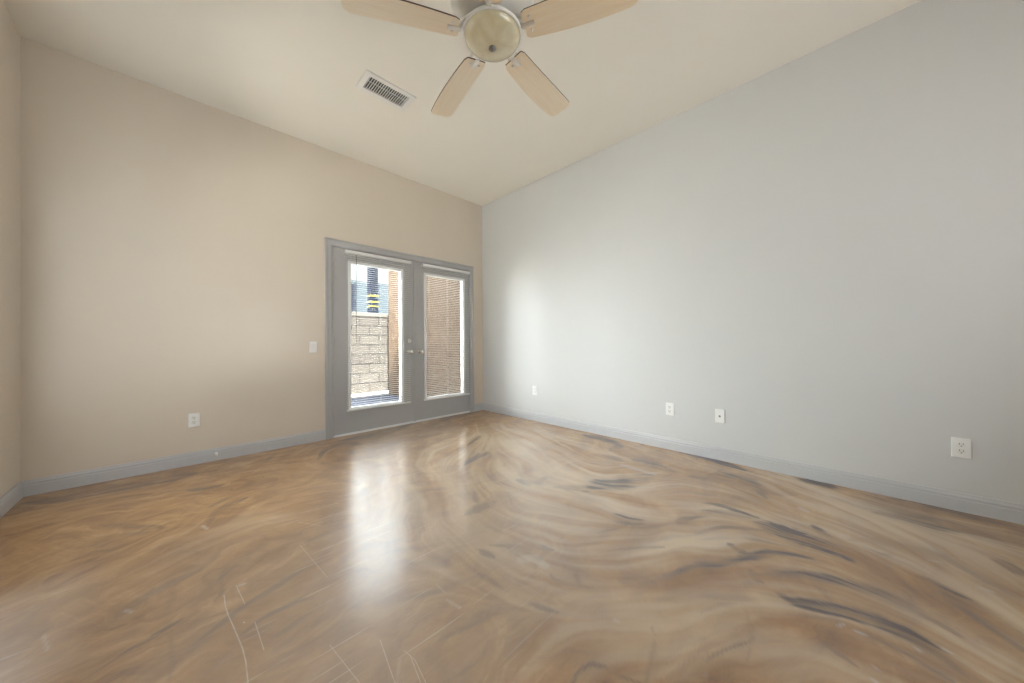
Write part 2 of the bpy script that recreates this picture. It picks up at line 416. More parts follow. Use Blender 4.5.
# ------------------------------------------------------------------ sockets and switches
def plate_obj(name, label, cat, wall, u, z, kind, group=None, w=.072, h=.117):
    t = thing(name, label, cat, (u, YB, z) if wall == 'B' else (XR, u, z), group)
    if wall == 'R': t.rotation_euler = (0, 0, -PI / 2)
    th = .0095
    bm = boxes((-w / 2, w / 2, -th, 0, -h / 2, h / 2), bev=.0025)
    if kind == 'duplex':
        for z_ in (.0,):
            s = lathe([(0, 0), (.0032, 0), (.003, .0012), (0, .0015)], 12, 'Y'); bmesh.ops.translate(s, vec=(0, -th, 0), verts=s.verts); merge(bm, s)
    else:
        for z_ in ((-.03, .03) if kind == 'toggle' else (-.042, .042)):
            s = lathe([(0, 0), (.0032, 0), (.003, .0012), (0, .0015)], 12, 'Y'); bmesh.ops.translate(s, vec=(0, -th, z_), verts=s.verts); merge(bm, s)
    obj('cover_plate', bm, M_white, t)
    if kind == 'duplex':
        for zc in (-.0195, .0195):
            bm = lathe([(0, 0), (.0172, 0), (.0172, .0022), (.016, .003), (0, .003)], 32, 'Y'); bmesh.ops.scale(bm, vec=(1, 1, .86), verts=bm.verts)
            bmesh.ops.translate(bm, vec=(0, -th, zc), verts=bm.verts)
            r = obj('receptacle', bm, M_rec, t)
            obj('slots', boxes((-.0078, -.0052, -th - .0034, -th - .002, zc + .001, zc + .010), (.0052, .0078, -th - .0034, -th - .002, zc + .001, zc + .009), (-.0026, .0026, -th - .0034, -th - .002, zc - .010, zc - .0052)), M_hole, r).name = 'socket_slot'
    elif kind == 'toggle':
        obj('toggle_surround', boxes((-.006, .006, -th - .0015, -th, -.013, .013), bev=.0006), M_rec, t)
        bm = bmesh.new(); box(bm, -.0042, .0042, -.016, 0, -.005, .005, bev=.001); bmesh.ops.rotate(bm, matrix=Matrix.Rotation(-.45, 3, 'X'), verts=bm.verts); bmesh.ops.translate(bm, vec=(0, -th, .002), verts=bm.verts)
        obj('toggle', bm, M_white, t)
    elif kind == 'rocker':
        obj('rocker', boxes((-.0165, .0165, -th - .003, -th, -.033, .033), bev=.0012), M_rec, t)
    elif kind == 'coax':
        bm = lathe([(0, 0), (.008, 0), (.008, .004), (.0048, .004), (.0048, .011), (.002, .011), (.002, .006), (0, .006)], 16, 'Y'); bmesh.ops.translate(bm, vec=(0, -th, 0), verts=bm.verts)
        obj('coax_jack', bm, M_finial, t)
    return t
plate_obj('light_switch', 'white light switch plate on the beige wall beside the doors', 'light switch', 'B', .977, .998, 'rocker')
plate_obj('power_outlet', 'white power outlet low on the beige wall left of the doors', 'power outlet', 'B', .068, .381, 'duplex')
plate_obj('power_outlet', 'small white outlet on the right wall closest to the corner and doors', 'power outlet', 'R', 2.91, .397, 'duplex')
plate_obj('power_outlet', 'white outlet on the right wall just left of the cable plate', 'power outlet', 'R', 1.201, .384, 'duplex')
plate_obj('cable_plate', 'white cover plate with one round jack low on the right wall', 'cable plate', 'R', .786, .379, 'coax')
plate_obj('power_outlet', 'largest white outlet low on the right wall near the right edge', 'power outlet', 'R', -.466, .378, 'duplex')

# small door bumper on the baseboard
bm = lathe([(0, 0), (.013, 0), (.013, .004), (.006, .008), (.006, .03), (.011, .032), (.011, .042), (.006, .046), (0, .047)], 20, 'Y')
s_ = thing('door_stop', 'small white door stop on the baseboard below the beige wall outlet', 'door stop', (.21, YB - BT, .062))
obj('stop_body', bm, M_white, s_, True)

# ------------------------------------------------------------------ ceiling vent
v = thing('ceiling_vent', 'white rectangular louvred air vent on the ceiling beside the fan', 'air vent', (1.227, 2.721, H))
vw, vd = .42 / 2, .235 / 2; iw, id_ = .168, .076
bm = bmesh.new()
for q in ((-vw, vw, -vd, -id_), (-vw, vw, id_, vd), (-vw, -iw, -id_, id_), (iw, vw, -id_, id_)):
    b2 = bmesh.new(); box(b2, q[0], q[1], q[2], q[3], -.010, 0); merge(bm, b2)
bmesh.ops.remove_doubles(bm, verts=bm.verts, dist=1e-4)
obj('frame', bm, M_vent, v)
bm = bmesh.new(); n = 18
for i in range(n):
    x = -iw + (i + .5) * 2 * iw / n
    b2 = bmesh.new(); box(b2, -.0016, .0016, -id_, id_, -.006, .006)
    bmesh.ops.rotate(b2, matrix=Matrix.Rotation(math.radians(8), 3, 'Y'), verts=b2.verts); bmesh.ops.translate(b2, vec=(x, 0, -.001), verts=b2.verts); merge(bm, b2)
obj('louvre', bm, M_vent, v)
obj('damper_bar', boxes((-iw, iw, -.003, .003, .007, .010)), M_vent, v)
bm = bmesh.new(); box(bm, -iw, iw, -id_, id_, .004, .11)
for f_ in [f_ for f_ in bm.faces if f_.calc_center_median().z < .005]: bm.faces.remove(f_)
obj('duct_boot', bm, M_duct, v)

# ------------------------------------------------------------------ ceiling fan
FX, FY, FZ = 1.056, 1.185, 2.492
fan = thing('ceiling_fan', 'five-blade ceiling fan with maple blades and an amber bowl light', 'ceiling fan', (FX, FY, H))
zz = FZ - H
obj('canopy', lathe([(0, 0), (.070, 0), (.072, -.012), (.066, -.035), (.045, -.058), (.020, -.066), (0, -.066)], 40), M_house, fan, True)
obj('downrod', lathe([(0, -.05), (.013, -.05), (.013, zz + .26), (0, zz + .26)], 20), M_house, fan, True)
obj('motor_housing', lathe([(0, zz + .29), (.030, zz + .285), (.045, zz + .262), (.110, zz + .250), (.175, zz + .225), (.198, zz + .195), (.200, zz + .165), (.190, zz + .125), (.150, zz + .085), (.095, zz + .070), (0, zz + .068)], 56), M_house, fan, True)
obj('switch_cup', lathe([(0, zz + .07), (.070, zz + .07), (.066, zz + .03), (.072, zz + .018), (.13, zz + .014), (0, zz + .013)], 48), M_house, fan, True)
bowl = obj('light_bowl', lathe([(.1335, zz + .000)] + [(.1335 * math.cos(a_), zz + .000 - .058 * math.sin(a_)) for a_ in [k * PI / 2 / 14 for k in range(1, 14)]] + [(0, zz - .058)], 56), M_bowl, fan, True); bowl['label'] = 'amber frosted glass bowl'
obj('bowl_rim', lathe([(0, zz + .014), (.136, zz + .014), (.1405, zz + .010), (.1415, zz - .002), (.139, zz - .008), (.132, zz - .004), (0, zz + .001)], 56), M_rim, bowl, True)
obj('finial', lathe([(0, zz - .054), (.017, zz - .056), (.018, zz - .062), (.012, zz - .068), (.006, zz - .073), (0, zz - .075)], 24), M_finial, bowl, True)
def blade_mesh():
    R = .66; n = 26; r0 = .160
    up = []; 
    for k in range(n + 1):
        u = k / n; r = r0 + (R - r0) * u
        hw = .060 + .011 * math.sin(min(1, u / .85) * PI / 2)
        if u > .93: hw *= math.sqrt(max(0, 1 - ((u - .93) / .07) ** 2)) * .32 + .68
        if u < .04: hw *= .85 + .15 * math.sqrt(u / .04)
        bow = .010 * math.sin(u * PI)
        up.append((r, hw, bow))
    bm = bmesh.new(); th = .003
    def ring(z): return [bm.verts.new((r + (.006 if k == n else 0) * 0, hw + b, z)) for k, (r, hw, b) in enumerate(up)], [bm.verts.new((r, -hw + b * .4, z)) for r, hw, b in up]
    t1, t2 = ring(th); b1, b2 = ring(-th)
    for k in range(n):
        bm.faces.new((t1[k], t2[k], t2[k + 1], t1[k + 1])); bm.faces.new((b1[k], b1[k + 1], b2[k + 1], b2[k]))
        for p, q in ((t1, b1), (b2, t2)):
            f_ = bm.faces.new((p[k], p[k + 1], q[k + 1], q[k])); f_.material_index = 1
    for k in (0, n):
        f_ = bm.faces.new((t1[k], b1[k], b2[k], t2[k])); f_.material_index = 1
    return bm
def iron_mesh():
    bm = bmesh.new()
    for s in (-1, 1):
        merge(bm, tube([(.085, s * .012, .066), (.120, s * .014, .050), (.150, s * .022, .022), (.178, s * .028, .010), (.205, s * .028, .006)], [.009, .009, .008, .007, .006], 10))
        k = lathe([(0, -.006), (.006, -.0055), (.007, -.003), (0, -.003)], 12); bmesh.ops.translate(k, vec=(.190, s * .028, 0), verts=k.verts); merge(bm, k)
    merge(bm, boxes((.168, .190, -.034, .034, .003, .008), bev=.002))
    merge(bm, boxes((.150, .212, -.012, .012, -.0085, -.003), bev=.002))
    return bm
bm_ = blade_mesh(); proto = None
for k in range(5):
    an = 1.380 + k * 2 * PI / 5
    rot = Matrix.Translation((0, 0, zz)) @ Matrix.Rotation(an, 4, 'Z') @ Matrix.Rotation(-.192, 4, 'X')
    if proto is None:
        bl = obj('fan_blade', bm_, [M_blade, M_edge], fan); ir = obj('blade_iron', iron_mesh(), M_iron, bl, True); ir['label'] = 'brushed metal blade bracket'; proto = (bl, ir)
    else:
        bl = proto[0].copy(); C.objects.link(bl); bl.parent = fan; ir = proto[1].copy(); C.objects.link(ir); ir.parent = bl
    bl.matrix_local = rot

# ------------------------------------------------------------------ outside the doors
struct(obj('patio_slab', boxes((-3, 8, YB + T, 6.75, -.10, -.005)), M_conc), 'blue-grey patio slab in the shade outside the doors', 'patio')
struct(obj('ground', boxes((-14, 16, 6.75, 30, -.12, -.01), (-14, -3, -8, 6.75, -.12, -.01)), M_gravel), 'pale gravel ground beyond the patio', 'ground')
wing = obj('stucco_wall', boxes((3.02, 3.42, YB + T, 6.68, -.005, 2.56), bev=.01), M_stucco); tag(wing, 'brown stucco wing wall filling the view through the right door', 'stucco wall')
bw = thing('block_wall', 'pale concrete block garden wall behind the left door glass', 'block wall', (0, 7.28, -.01))
obj('block_courses', boxes((1.7, 14, 0, .20, 0, 1.63)), M_block, bw)
obj('cap_course', boxes((1.68, 14, -.02, .22, 1.63, 1.72), bev=.012), M_cap, bw)
hs = thing('house', 'blue-grey neighbouring house above the block wall outside', 'house', (7.0, 15.5, -.01))
obj('house_wall', boxes((-4, 12, 0, 6, 0, 3.9)), M_house2, hs)
obj('wall_panel', boxes((-1.76, -1.5, -.03, 0, 0, 3.72)), M_pole, hs)
pl = thing('utility_post', 'dark blue post with yellow bands above the block wall outside', 'post', (3.6, 8.9, -.01))
obj('post_shaft', boxes((-.105, .105, -.105, .105, 0, 3.6), bev=.01), M_pole, pl)
for z in (2.02, 2.14, 2.30): obj('yellow_band', boxes((-.109, .109, -.109, .109, z, z + .03)), M_yel, pl)['label'] = 'yellow band'

# ------------------------------------------------------------------ the floor: hand-trowelled stained concrete
DARK = [
 (0.8, [(3.281,1.11,0.124),(3.289,0.944,0.112),(3.219,0.699,0.097),(3.175,0.588,0.09)]),
 (0.95, [(3.273,0.236,0.113),(3.245,0.163,0.111),(3.223,0.09,0.109)]),
 (0.5, [(2.789,1.313,0.149),(2.879,1.22,0.139),(2.752,1.085,0.103),(2.753,0.992,0.133)]),
 (0.6, [(2.177,1.309,0.16),(2.2,1.186,0.143),(2.445,1.113,0.123),(2.564,1.072,0.128)]),
 (0.6, [(1.796,0.97,0.093),(1.814,0.875,0.091),(1.843,0.83,0.089)]),
 (0.5, [(1.582,0.954,0.024),(1.718,0.898,0.024),(1.804,0.87,0.024)]),
 (0.5, [(2.078,0.652,0.039),(2.247,0.594,0.051),(2.294,0.511,0.067),(2.324,0.433,0.063),(2.372,0.383,0.056)]),
 (0.4, [(1.974,0.682,0.049),(2.113,0.663,0.051)]),
 (0.6, [(2.341,0.658,0.044),(2.386,0.574,0.046),(2.371,0.466,0.043),(2.359,0.381,0.041)]),
 (0.5, [(2.74,0.836,0.145),(2.813,0.708,0.128),(2.959,0.611,0.159),(2.842,0.458,0.083),(2.684,0.385,0.054)]),
 (0.4, [(1.895,0.596,0.021),(2.091,0.505,0.026),(2.194,0.386,0.032),(2.245,0.306,0.033)]),
 (0.85, [(2.294,0.371,0.132),(2.289,0.248,0.125),(2.275,0.148,0.119),(2.261,0.045,0.106),(2.203,-0.002,0.078)]),
 (0.7, [(2.484,0.148,0.04),(2.414,0.108,0.045),(2.393,0.077,0.056)]),
 (0.6, [(1.552,0.551,0.037),(1.657,0.501,0.041),(1.76,0.426,0.042),(1.908,0.337,0.043),(2.045,0.242,0.055),(2.103,0.13,0.063)]),
 (0.4, [(1.36,0.624,0.08),(1.591,0.502,0.085),(1.743,0.414,0.089)]),
 (0.6, [(1.964,0.439,0.034),(1.94,0.404,0.036),(1.928,0.361,0.037)]),
 (0.6, [(1.761,0.312,0.05),(1.837,0.235,0.051),(1.935,0.127,0.058),(1.989,0.005,0.066),(1.991,-0.106,0.067),(1.949,-0.201,0.059),(1.903,-0.261,0.053)]),
 (0.6, [(1.816,0.322,0.023),(1.754,0.293,0.028),(1.745,0.267,0.038)]),
 (0.65, [(1.713,0.204,0.073),(1.701,0.157,0.067),(1.757,0.059,0.06),(1.796,-0.021,0.067),(1.795,-0.118,0.068),(1.743,-0.199,0.055),(1.687,-0.239,0.046)]),
 (0.4, [(1.621,0.15,0.021),(1.681,0.057,0.023),(1.697,-0.019,0.026),(1.679,-0.11,0.024),(1.635,-0.205,0.022)]),
 (0.65, [(2.258,-0.199,0.041),(2.255,-0.247,0.037),(2.207,-0.28,0.036),(2.199,-0.331,0.036)]),
 (0.4, [(2.181,-0.276,0.124),(2.11,-0.324,0.113),(2.04,-0.365,0.093),(1.959,-0.391,0.078)]),
 (0.5, [(2.911,-0.101,0.096),(2.945,-0.2,0.101),(2.931,-0.307,0.092),(3.002,-0.449,0.095),(2.957,-0.533,0.091)]),
 (0.4, [(3.032,-0.085,0.19),(3.007,-0.279,0.172),(3.045,-0.423,0.156)]),
 (0.45, [(3.259,-0.222,0.168),(3.232,-0.377,0.155),(3.263,-0.54,0.151),(3.228,-0.651,0.144)]),
 (0.4, [(2.352,-0.08,0.025),(2.413,-0.153,0.024)]),
 (0.5, [(1.545,0.078,0.022),(1.513,0.017,0.021),(1.5,-0.007,0.02)]),
 (0.4, [(1.067,0.354,0.007),(1.149,0.336,0.007),(1.231,0.315,0.008),(1.319,0.278,0.009),(1.392,0.221,0.011),(1.449,0.169,0.011)]),
 (0.25, [(1.518,0.286,0.019),(1.43,0.25,0.015),(1.286,0.236,0.012)]),
 (0.3, [(1.19,0.503,0.018),(1.149,0.476,0.015),(1.049,0.451,0.014),(0.983,0.438,0.013)]),
 (0.5, [(1.479,0.838,0.019),(1.594,0.755,0.019),(1.703,0.656,0.02)]),
 (0.4, [(0.778,0.644,0.008),(0.835,0.643,0.009),(0.917,0.651,0.009)]),
 (0.6, [(0.831,0.591,0.011),(0.87,0.599,0.011),(0.918,0.587,0.013),(0.94,0.547,0.014),(0.955,0.488,0.014),(0.972,0.449,0.013)]),
 (0.7, [(1.152,0.937,0.032),(1.138,0.882,0.035),(1.169,0.817,0.036),(1.209,0.76,0.035)]),
 (0.6, [(1.24,0.866,0.028),(1.184,0.802,0.027)]),
 (0.5, [(1.043,1.291,0.04),(1.053,1.226,0.038),(1.051,1.195,0.035)]),
 (0.5, [(1.105,1.286,0.033),(1.229,1.126,0.032),(1.296,1.034,0.032)]),
 (0.5, [(1.247,1.142,0.047),(1.272,1.059,0.046)]),
 (0.5, [(0.932,1.169,0.027),(0.941,1.097,0.026),(0.948,1.023,0.025)]),
 (0.5, [(0.968,0.889,0.025),(0.991,0.832,0.024),(1.007,0.782,0.024)]),
 (0.4, [(0.882,0.998,0.016),(0.868,0.955,0.016),(0.805,0.952,0.018),(0.76,0.966,0.018)]),
 (0.4, [(1.875,1.473,0.066),(2.033,1.287,0.066)]),
 (0.65, [(1.968,1.285,0.101),(2.126,1.263,0.119),(2.332,1.176,0.133),(2.468,1.116,0.137)]),
 (0.35, [(1.778,1.745,0.085),(1.826,1.619,0.084),(1.967,1.631,0.062)]),
 (0.6, [(1.687,2.279,0.055),(1.853,2.354,0.069),(2.054,2.382,0.082)]),
 (0.5, [(2.022,2.679,0.061),(2.333,2.872,0.068)]),
 (0.35, [(1.194,1.616,0.061),(1.31,1.618,0.065),(1.441,1.615,0.068)]),
 (0.6, [(3.15,2.077,0.139),(3.146,1.805,0.124),(3.095,1.61,0.107)]),
 (0.5, [(2.859,1.589,0.077),(3.109,1.596,0.082)]),
 (0.5, [(2.713,1.578,0.07),(2.689,1.381,0.066)]),
 (0.55, [(0.087,2.543,0.029),(0.137,2.694,0.036),(0.205,2.802,0.061),(0.299,2.843,0.079)]),
 (0.4, [(0.025,3.298,0.055),(0.111,3.233,0.065),(0.203,3.235,0.071)]),
 (0.5, [(0.322,3.112,0.055),(0.435,3.072,0.057),(0.562,3.047,0.059)]),
 (0.3, [(-0.338,3.019,0.045),(-0.213,2.863,0.047),(-0.068,2.701,0.048)]),
 (0.55, [(0.09,1.79,0.024),(0.114,1.834,0.018),(0.121,1.944,0.02),(0.153,2.004,0.046),(0.207,1.969,0.04)]),
 (0.6, [(-0.079,1.74,0.04),(-0.029,1.749,0.04),(0.01,1.735,0.037)]),
 (0.25, [(-0.034,1.724,0.012),(-0.026,1.555,0.012),(-0.033,1.458,0.012)]),
 (0.6, [(-0.245,1.671,0.045),(-0.198,1.681,0.047),(-0.149,1.703,0.049),(-0.123,1.713,0.05)]),
 (0.35, [(-0.127,1.707,0.025),(-0.058,1.719,0.026)]),
 (0.4, [(0.127,1.504,0.022),(0.203,1.547,0.024),(0.298,1.551,0.026),(0.369,1.531,0.026)]),
 (0.4, [(0.213,1.418,0.027),(0.259,1.429,0.028),(0.351,1.456,0.03)]),
 (0.3, [(0.036,1.389,0.021),(0.14,1.492,0.028),(0.314,1.467,0.03)]),
 (0.35, [(0.041,1.591,0.034),(0.156,1.66,0.039),(0.293,1.71,0.044),(0.381,1.745,0.047)]),
 (0.45, [(0.851,3.316,0.031),(0.98,3.581,0.055),(1.196,3.684,0.119),(1.293,3.484,0.081)]),
 (0.4, [(0.836,3.26,0.047),(0.914,3.011,0.045)]),
 (0.5, [(1.183,3.799,0.16),(1.614,3.804,0.16),(2.237,4.008,0.169)]),
 (0.35, [(2.421,3.814,0.174),(3.169,3.969,0.199)]),
 (0.35, [(-0.735,3.8,0.127),(-0.546,3.728,0.145),(-0.277,3.727,0.16),(0.096,3.639,0.168)]),
 (0.25, [(-0.368,2.612,0.048),(-0.274,2.747,0.072),(-0.129,2.706,0.07)]),
 (0.22, [(-0.231,1.865,0.033),(-0.123,2.013,0.045),(0.054,2.085,0.057)]),
 (0.25, [(0.615,1.268,0.028),(0.757,1.201,0.029),(0.93,1.152,0.031)]),
 (0.3, [(0.629,1.0,0.021),(0.739,0.975,0.022),(0.862,0.948,0.023)]),
 (0.3, [(0.575,0.86,0.013),(0.68,0.845,0.014),(0.75,0.877,0.014)]),
 (0.3, [(3.637,0.112,0.099),(3.405,-0.096,0.112),(3.39,-0.357,0.109)]),
 (0.3, [(1.893,0.547,0.024),(2.068,0.408,0.029),(2.126,0.251,0.031)]),
 (0.4, [(2.689,-0.484,0.058),(2.583,-0.519,0.054)]),
 (0.22, [(2.428,0.004,0.062),(2.542,-0.171,0.074),(2.504,-0.346,0.064),(2.33,-0.463,0.045)]),
]
SCRATCH = [
 (0.8, [(0.119,1.806,0.005),(0.117,1.699,0.004),(0.132,1.557,0.004),(0.145,1.408,0.004),(0.139,1.286,0.004)]),
 (0.55, [(0.505,2.352,0.022),(0.609,2.334,0.023),(0.71,2.324,0.023)]),
 (0.45, [(0.471,2.241,0.013),(0.556,2.095,0.013)]),
 (0.5, [(0.424,1.977,0.005),(0.449,1.621,0.005)]),
 (0.5, [(0.483,1.147,0.004),(0.453,0.97,0.004)]),
 (0.5, [(0.529,1.022,0.004),(0.508,0.915,0.004)]),
 (0.4, [(0.354,1.249,0.003),(0.378,1.045,0.003)]),
 (0.5, [(0.188,1.549,0.004),(0.192,1.386,0.004)]),
 (0.5, [(0.16,1.844,0.004),(0.173,1.684,0.004)]),
 (0.4, [(0.519,0.904,0.003),(0.532,0.994,0.003),(0.523,1.052,0.004)]),
]
WHITE = [
 (0.75, [(1.134,1.091,0.05),(1.185,1.06,0.05),(1.178,0.987,0.042)]),
 (0.7, [(0.747,1.134,0.013),(0.76,1.065,0.013)]),
 (0.7, [(2.606,1.331,0.054),(2.598,1.182,0.051),(2.589,1.075,0.049)]),
 (0.9, [(2.683,0.218,0.029),(2.664,0.185,0.029)]),
 (0.9, [(1.129,0.613,0.012),(1.131,0.599,0.012)]),
 (0.9, [(1.665,0.036,0.008),(1.692,0.021,0.008)]),
 (0.9, [(1.681,-0.009,0.015),(1.683,-0.028,0.015)]),
 (0.9, [(1.727,-0.148,0.011),(1.719,-0.156,0.011)]),
 (0.8, [(1.786,-0.212,0.012),(1.781,-0.228,0.011)]),
 (0.9, [(1.542,-0.045,0.011),(1.532,-0.053,0.011)]),
 (0.9, [(1.476,-0.044,0.013),(1.471,-0.048,0.013)]),
 (0.9, [(2.33,-0.381,0.02),(2.329,-0.395,0.02)]),
 (0.7, [(2.465,0.03,0.019),(2.471,0.011,0.019)]),
 (0.5, [(2.458,-0.25,0.015),(2.474,-0.286,0.015)]),
 (0.4, [(1.925,-0.305,0.006),(1.905,-0.311,0.006)]),
 (0.9, [(0.08,2.579,0.015),(0.095,2.521,0.014)]),
 (0.9, [(0.172,1.832,0.019),(0.185,1.828,0.019)]),
 (0.6, [(-0.16,1.978,0.009),(-0.14,1.944,0.009)]),
 (0.5, [(-0.351,2.014,0.003),(-0.324,1.905,0.003)]),
 (0.6, [(0.764,1.234,0.009),(0.762,1.179,0.008)]),
 (0.4, [(0.444,0.951,0.003),(0.498,1.029,0.003)]),
]
PALE = [  # pale stain; the broad strokes also paint in brightness from floor reflections
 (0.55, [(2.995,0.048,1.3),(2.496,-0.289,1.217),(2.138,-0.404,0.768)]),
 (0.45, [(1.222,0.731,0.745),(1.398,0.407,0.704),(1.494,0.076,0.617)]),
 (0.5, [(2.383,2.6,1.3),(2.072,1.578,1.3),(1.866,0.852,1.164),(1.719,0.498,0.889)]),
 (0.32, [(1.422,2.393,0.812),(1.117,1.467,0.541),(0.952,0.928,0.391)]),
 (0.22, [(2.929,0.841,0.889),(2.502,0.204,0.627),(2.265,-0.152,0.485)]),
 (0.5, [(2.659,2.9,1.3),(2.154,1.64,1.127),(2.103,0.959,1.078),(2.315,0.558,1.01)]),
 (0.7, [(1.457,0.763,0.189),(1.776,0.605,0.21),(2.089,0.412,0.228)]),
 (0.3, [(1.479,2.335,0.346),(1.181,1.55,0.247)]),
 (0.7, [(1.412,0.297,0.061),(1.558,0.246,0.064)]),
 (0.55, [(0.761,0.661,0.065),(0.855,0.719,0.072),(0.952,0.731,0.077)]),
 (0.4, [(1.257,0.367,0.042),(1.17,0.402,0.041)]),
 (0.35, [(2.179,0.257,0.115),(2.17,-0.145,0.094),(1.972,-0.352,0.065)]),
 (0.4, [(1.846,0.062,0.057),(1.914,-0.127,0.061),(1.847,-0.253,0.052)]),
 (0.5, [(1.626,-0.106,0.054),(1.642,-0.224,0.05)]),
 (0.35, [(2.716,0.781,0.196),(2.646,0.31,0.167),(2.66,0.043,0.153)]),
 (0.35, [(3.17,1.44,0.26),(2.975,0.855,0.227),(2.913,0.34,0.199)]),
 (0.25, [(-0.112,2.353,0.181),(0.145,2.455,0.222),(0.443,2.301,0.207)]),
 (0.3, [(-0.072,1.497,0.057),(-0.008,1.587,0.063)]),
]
WEAR_HAZE = [  # scuffed path, laid out to paint in the reflected daylight haze too
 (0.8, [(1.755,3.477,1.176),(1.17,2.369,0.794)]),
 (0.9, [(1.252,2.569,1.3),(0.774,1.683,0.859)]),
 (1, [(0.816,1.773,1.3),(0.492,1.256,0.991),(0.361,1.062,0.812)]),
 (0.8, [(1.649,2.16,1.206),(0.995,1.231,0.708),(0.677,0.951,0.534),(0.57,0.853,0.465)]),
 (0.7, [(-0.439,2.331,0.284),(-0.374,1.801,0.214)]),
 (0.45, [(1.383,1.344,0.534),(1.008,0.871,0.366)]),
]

FC = [(0.12, 0.050, 0.012), (0.31, 0.150, 0.040), (0.44, 0.240, 0.078), (0.68, 0.46, 0.24), (0.94, 0.88, 0.74), (0.80, 0.66, 0.47), (0.072, 0.036, 0.024)]
COAT = (1.0, .2, 2.0)
def floor_build():
    st = .008
    x0, x1, y0, y1 = XL - .02, XR + .02, YN - .02, YB + .02
    nx, ny = int((x1 - x0) / st) + 1, int((y1 - y0) / st) + 1
    xs, ys = np.linspace(x0, x1, nx), np.linspace(y0, y1, ny)
    GX, GY = np.meshgrid(xs, ys)
    sx, sy = xs[1] - xs[0], ys[1] - ys[0]
    rng = np.random.default_rng(11)
    def resample(pts, step=.009):
        P = np.array(pts); out = []
        # Catmull-Rom through the points
        Q = np.vstack([2 * P[0] - P[1], P, 2 * P[-1] - P[-2]])
        for i in range(1, len(Q) - 2):
            a, b, c, d = Q[i - 1], Q[i], Q[i + 1], Q[i + 2]
            n = max(2, int(np.linalg.norm((c - b)[:2]) / step))
            for k in range(n):
                t = k / n
                out.append(.5 * (2 * b + (c - a) * t + (2 * a - 5 * b + 4 * c - d) * t * t + (3 * b - a - 3 * c + d) * t ** 3))
        out.append(P[-1]); return np.array(out)
    def blur(a, n):
        n = max(1, int(n)); k = np.hanning(2 * n + 3)[1:-1]; k /= k.sum()
        p = np.pad(a, len(k) // 2, mode='reflect')
        p = np.apply_along_axis(lambda v: np.convolve(v, k, 'valid'), 1, p)
        return np.apply_along_axis(lambda v: np.convolve(v, k, 'valid'), 0, p)
    def nrm(a): return (a - a.mean()) / a.std()
    # direction the trowel went: from the strokes, spread outwards, over a slow random swirl
    ang = nrm(blur(rng.standard_normal((ny, nx)), 70)) * .9 + .35
    VX, VY = np.cos(2 * ang) * .02, np.sin(2 * ang) * .02
    strokes = [(s, resample(p)) for s, p in DARK]; whites = [(s, resample(p, .005)) for s, p in WHITE]; pales = [(s, resample(p)) for s, p in PALE]
    def window(cx, cy, r):
        i0, i1 = max(0, int((cx - r - x0) / sx)), min(nx, int((cx + r - x0) / sx) + 2)
        j0, j1 = max(0, int((cy - r - y0) / sy)), min(ny, int((cy + r - y0) / sy) + 2)
        return slice(j0, max(j0, j1)), slice(i0, max(i0, i1))
    for s, P in strokes + pales:
        for i in range(0, len(P), 6):
            d = P[min(i + 1, len(P) - 1)] - P[max(i - 1, 0)]; a = math.atan2(d[1], d[0])
            w = window(P[i, 0], P[i, 1], .9)
            g = np.exp(-((GX[w] - P[i, 0]) ** 2 + (GY[w] - P[i, 1]) ** 2) / (2 * .20 ** 2)) * .25 * s
            VX[w] += g * math.cos(2 * a); VY[w] += g * math.sin(2 * a)
    th = .5 * np.arctan2(blur(VY, 4), blur(VX, 4))
    th = th + .13 * nrm(blur(rng.standard_normal((ny, nx)), 20)) + .10 * nrm(blur(rng.standard_normal((ny, nx)), 6))
    DX, DY = np.cos(th), np.sin(th)
    I, J = np.meshgrid(np.arange(nx), np.arange(ny))
    def samp(a, x, y):
        x = np.clip(x, 0, nx - 1.001); y = np.clip(y, 0, ny - 1.001)
        i = x.astype(int); j = y.astype(int); fx = x - i; fy = y - j
        return (a[j, i] * (1 - fx) + a[j, i + 1] * fx) * (1 - fy) + (a[j + 1, i] * (1 - fx) + a[j + 1, i + 1] * fx) * fy
    def smear(src, n, step=1.0, norm=True):
        acc = src.copy(); tot = 1.0
        for sgn in (1, -1):
            x, y = I.astype(float), J.astype(float); pdx, pdy = DX * sgn, DY * sgn
            for k in range(n):
                xi = np.clip(np.rint(x), 0, nx - 1).astype(int); yi = np.clip(np.rint(y), 0, ny - 1).astype(int)
                dx, dy = DX[yi, xi], DY[yi, xi]
                f = np.where(dx * pdx + dy * pdy < 0, -1.0, 1.0); dx = dx * f; dy = dy * f
                x = x + dx * step; y = y + dy * step; pdx, pdy = dx, dy
                w = 1 - k / n
                acc += w * samp(src, x, y); tot += w
        return nrm(acc / tot) if norm else acc / tot
    fine = smear(rng.standard_normal((ny, nx)), 18)
    mid = smear(nrm(blur(rng.standard_normal((ny, nx)), 3)), 30)
    wide = smear(nrm(blur(rng.standard_normal((ny, nx)), 11)), 34, 1.3)
    blot = nrm(blur(rng.standard_normal((ny, nx)), 9))
    blot = smear(blot, 8)
    tone = .17 * fine + .15 * mid + .12 * wide + .30 * blot
    region = nrm(blur(rng.standard_normal((ny, nx)), 60))
    ragged = .5 * mid + .5 * fine + .3 * nrm(blur(rng.standard_normal((ny, nx)), 2))
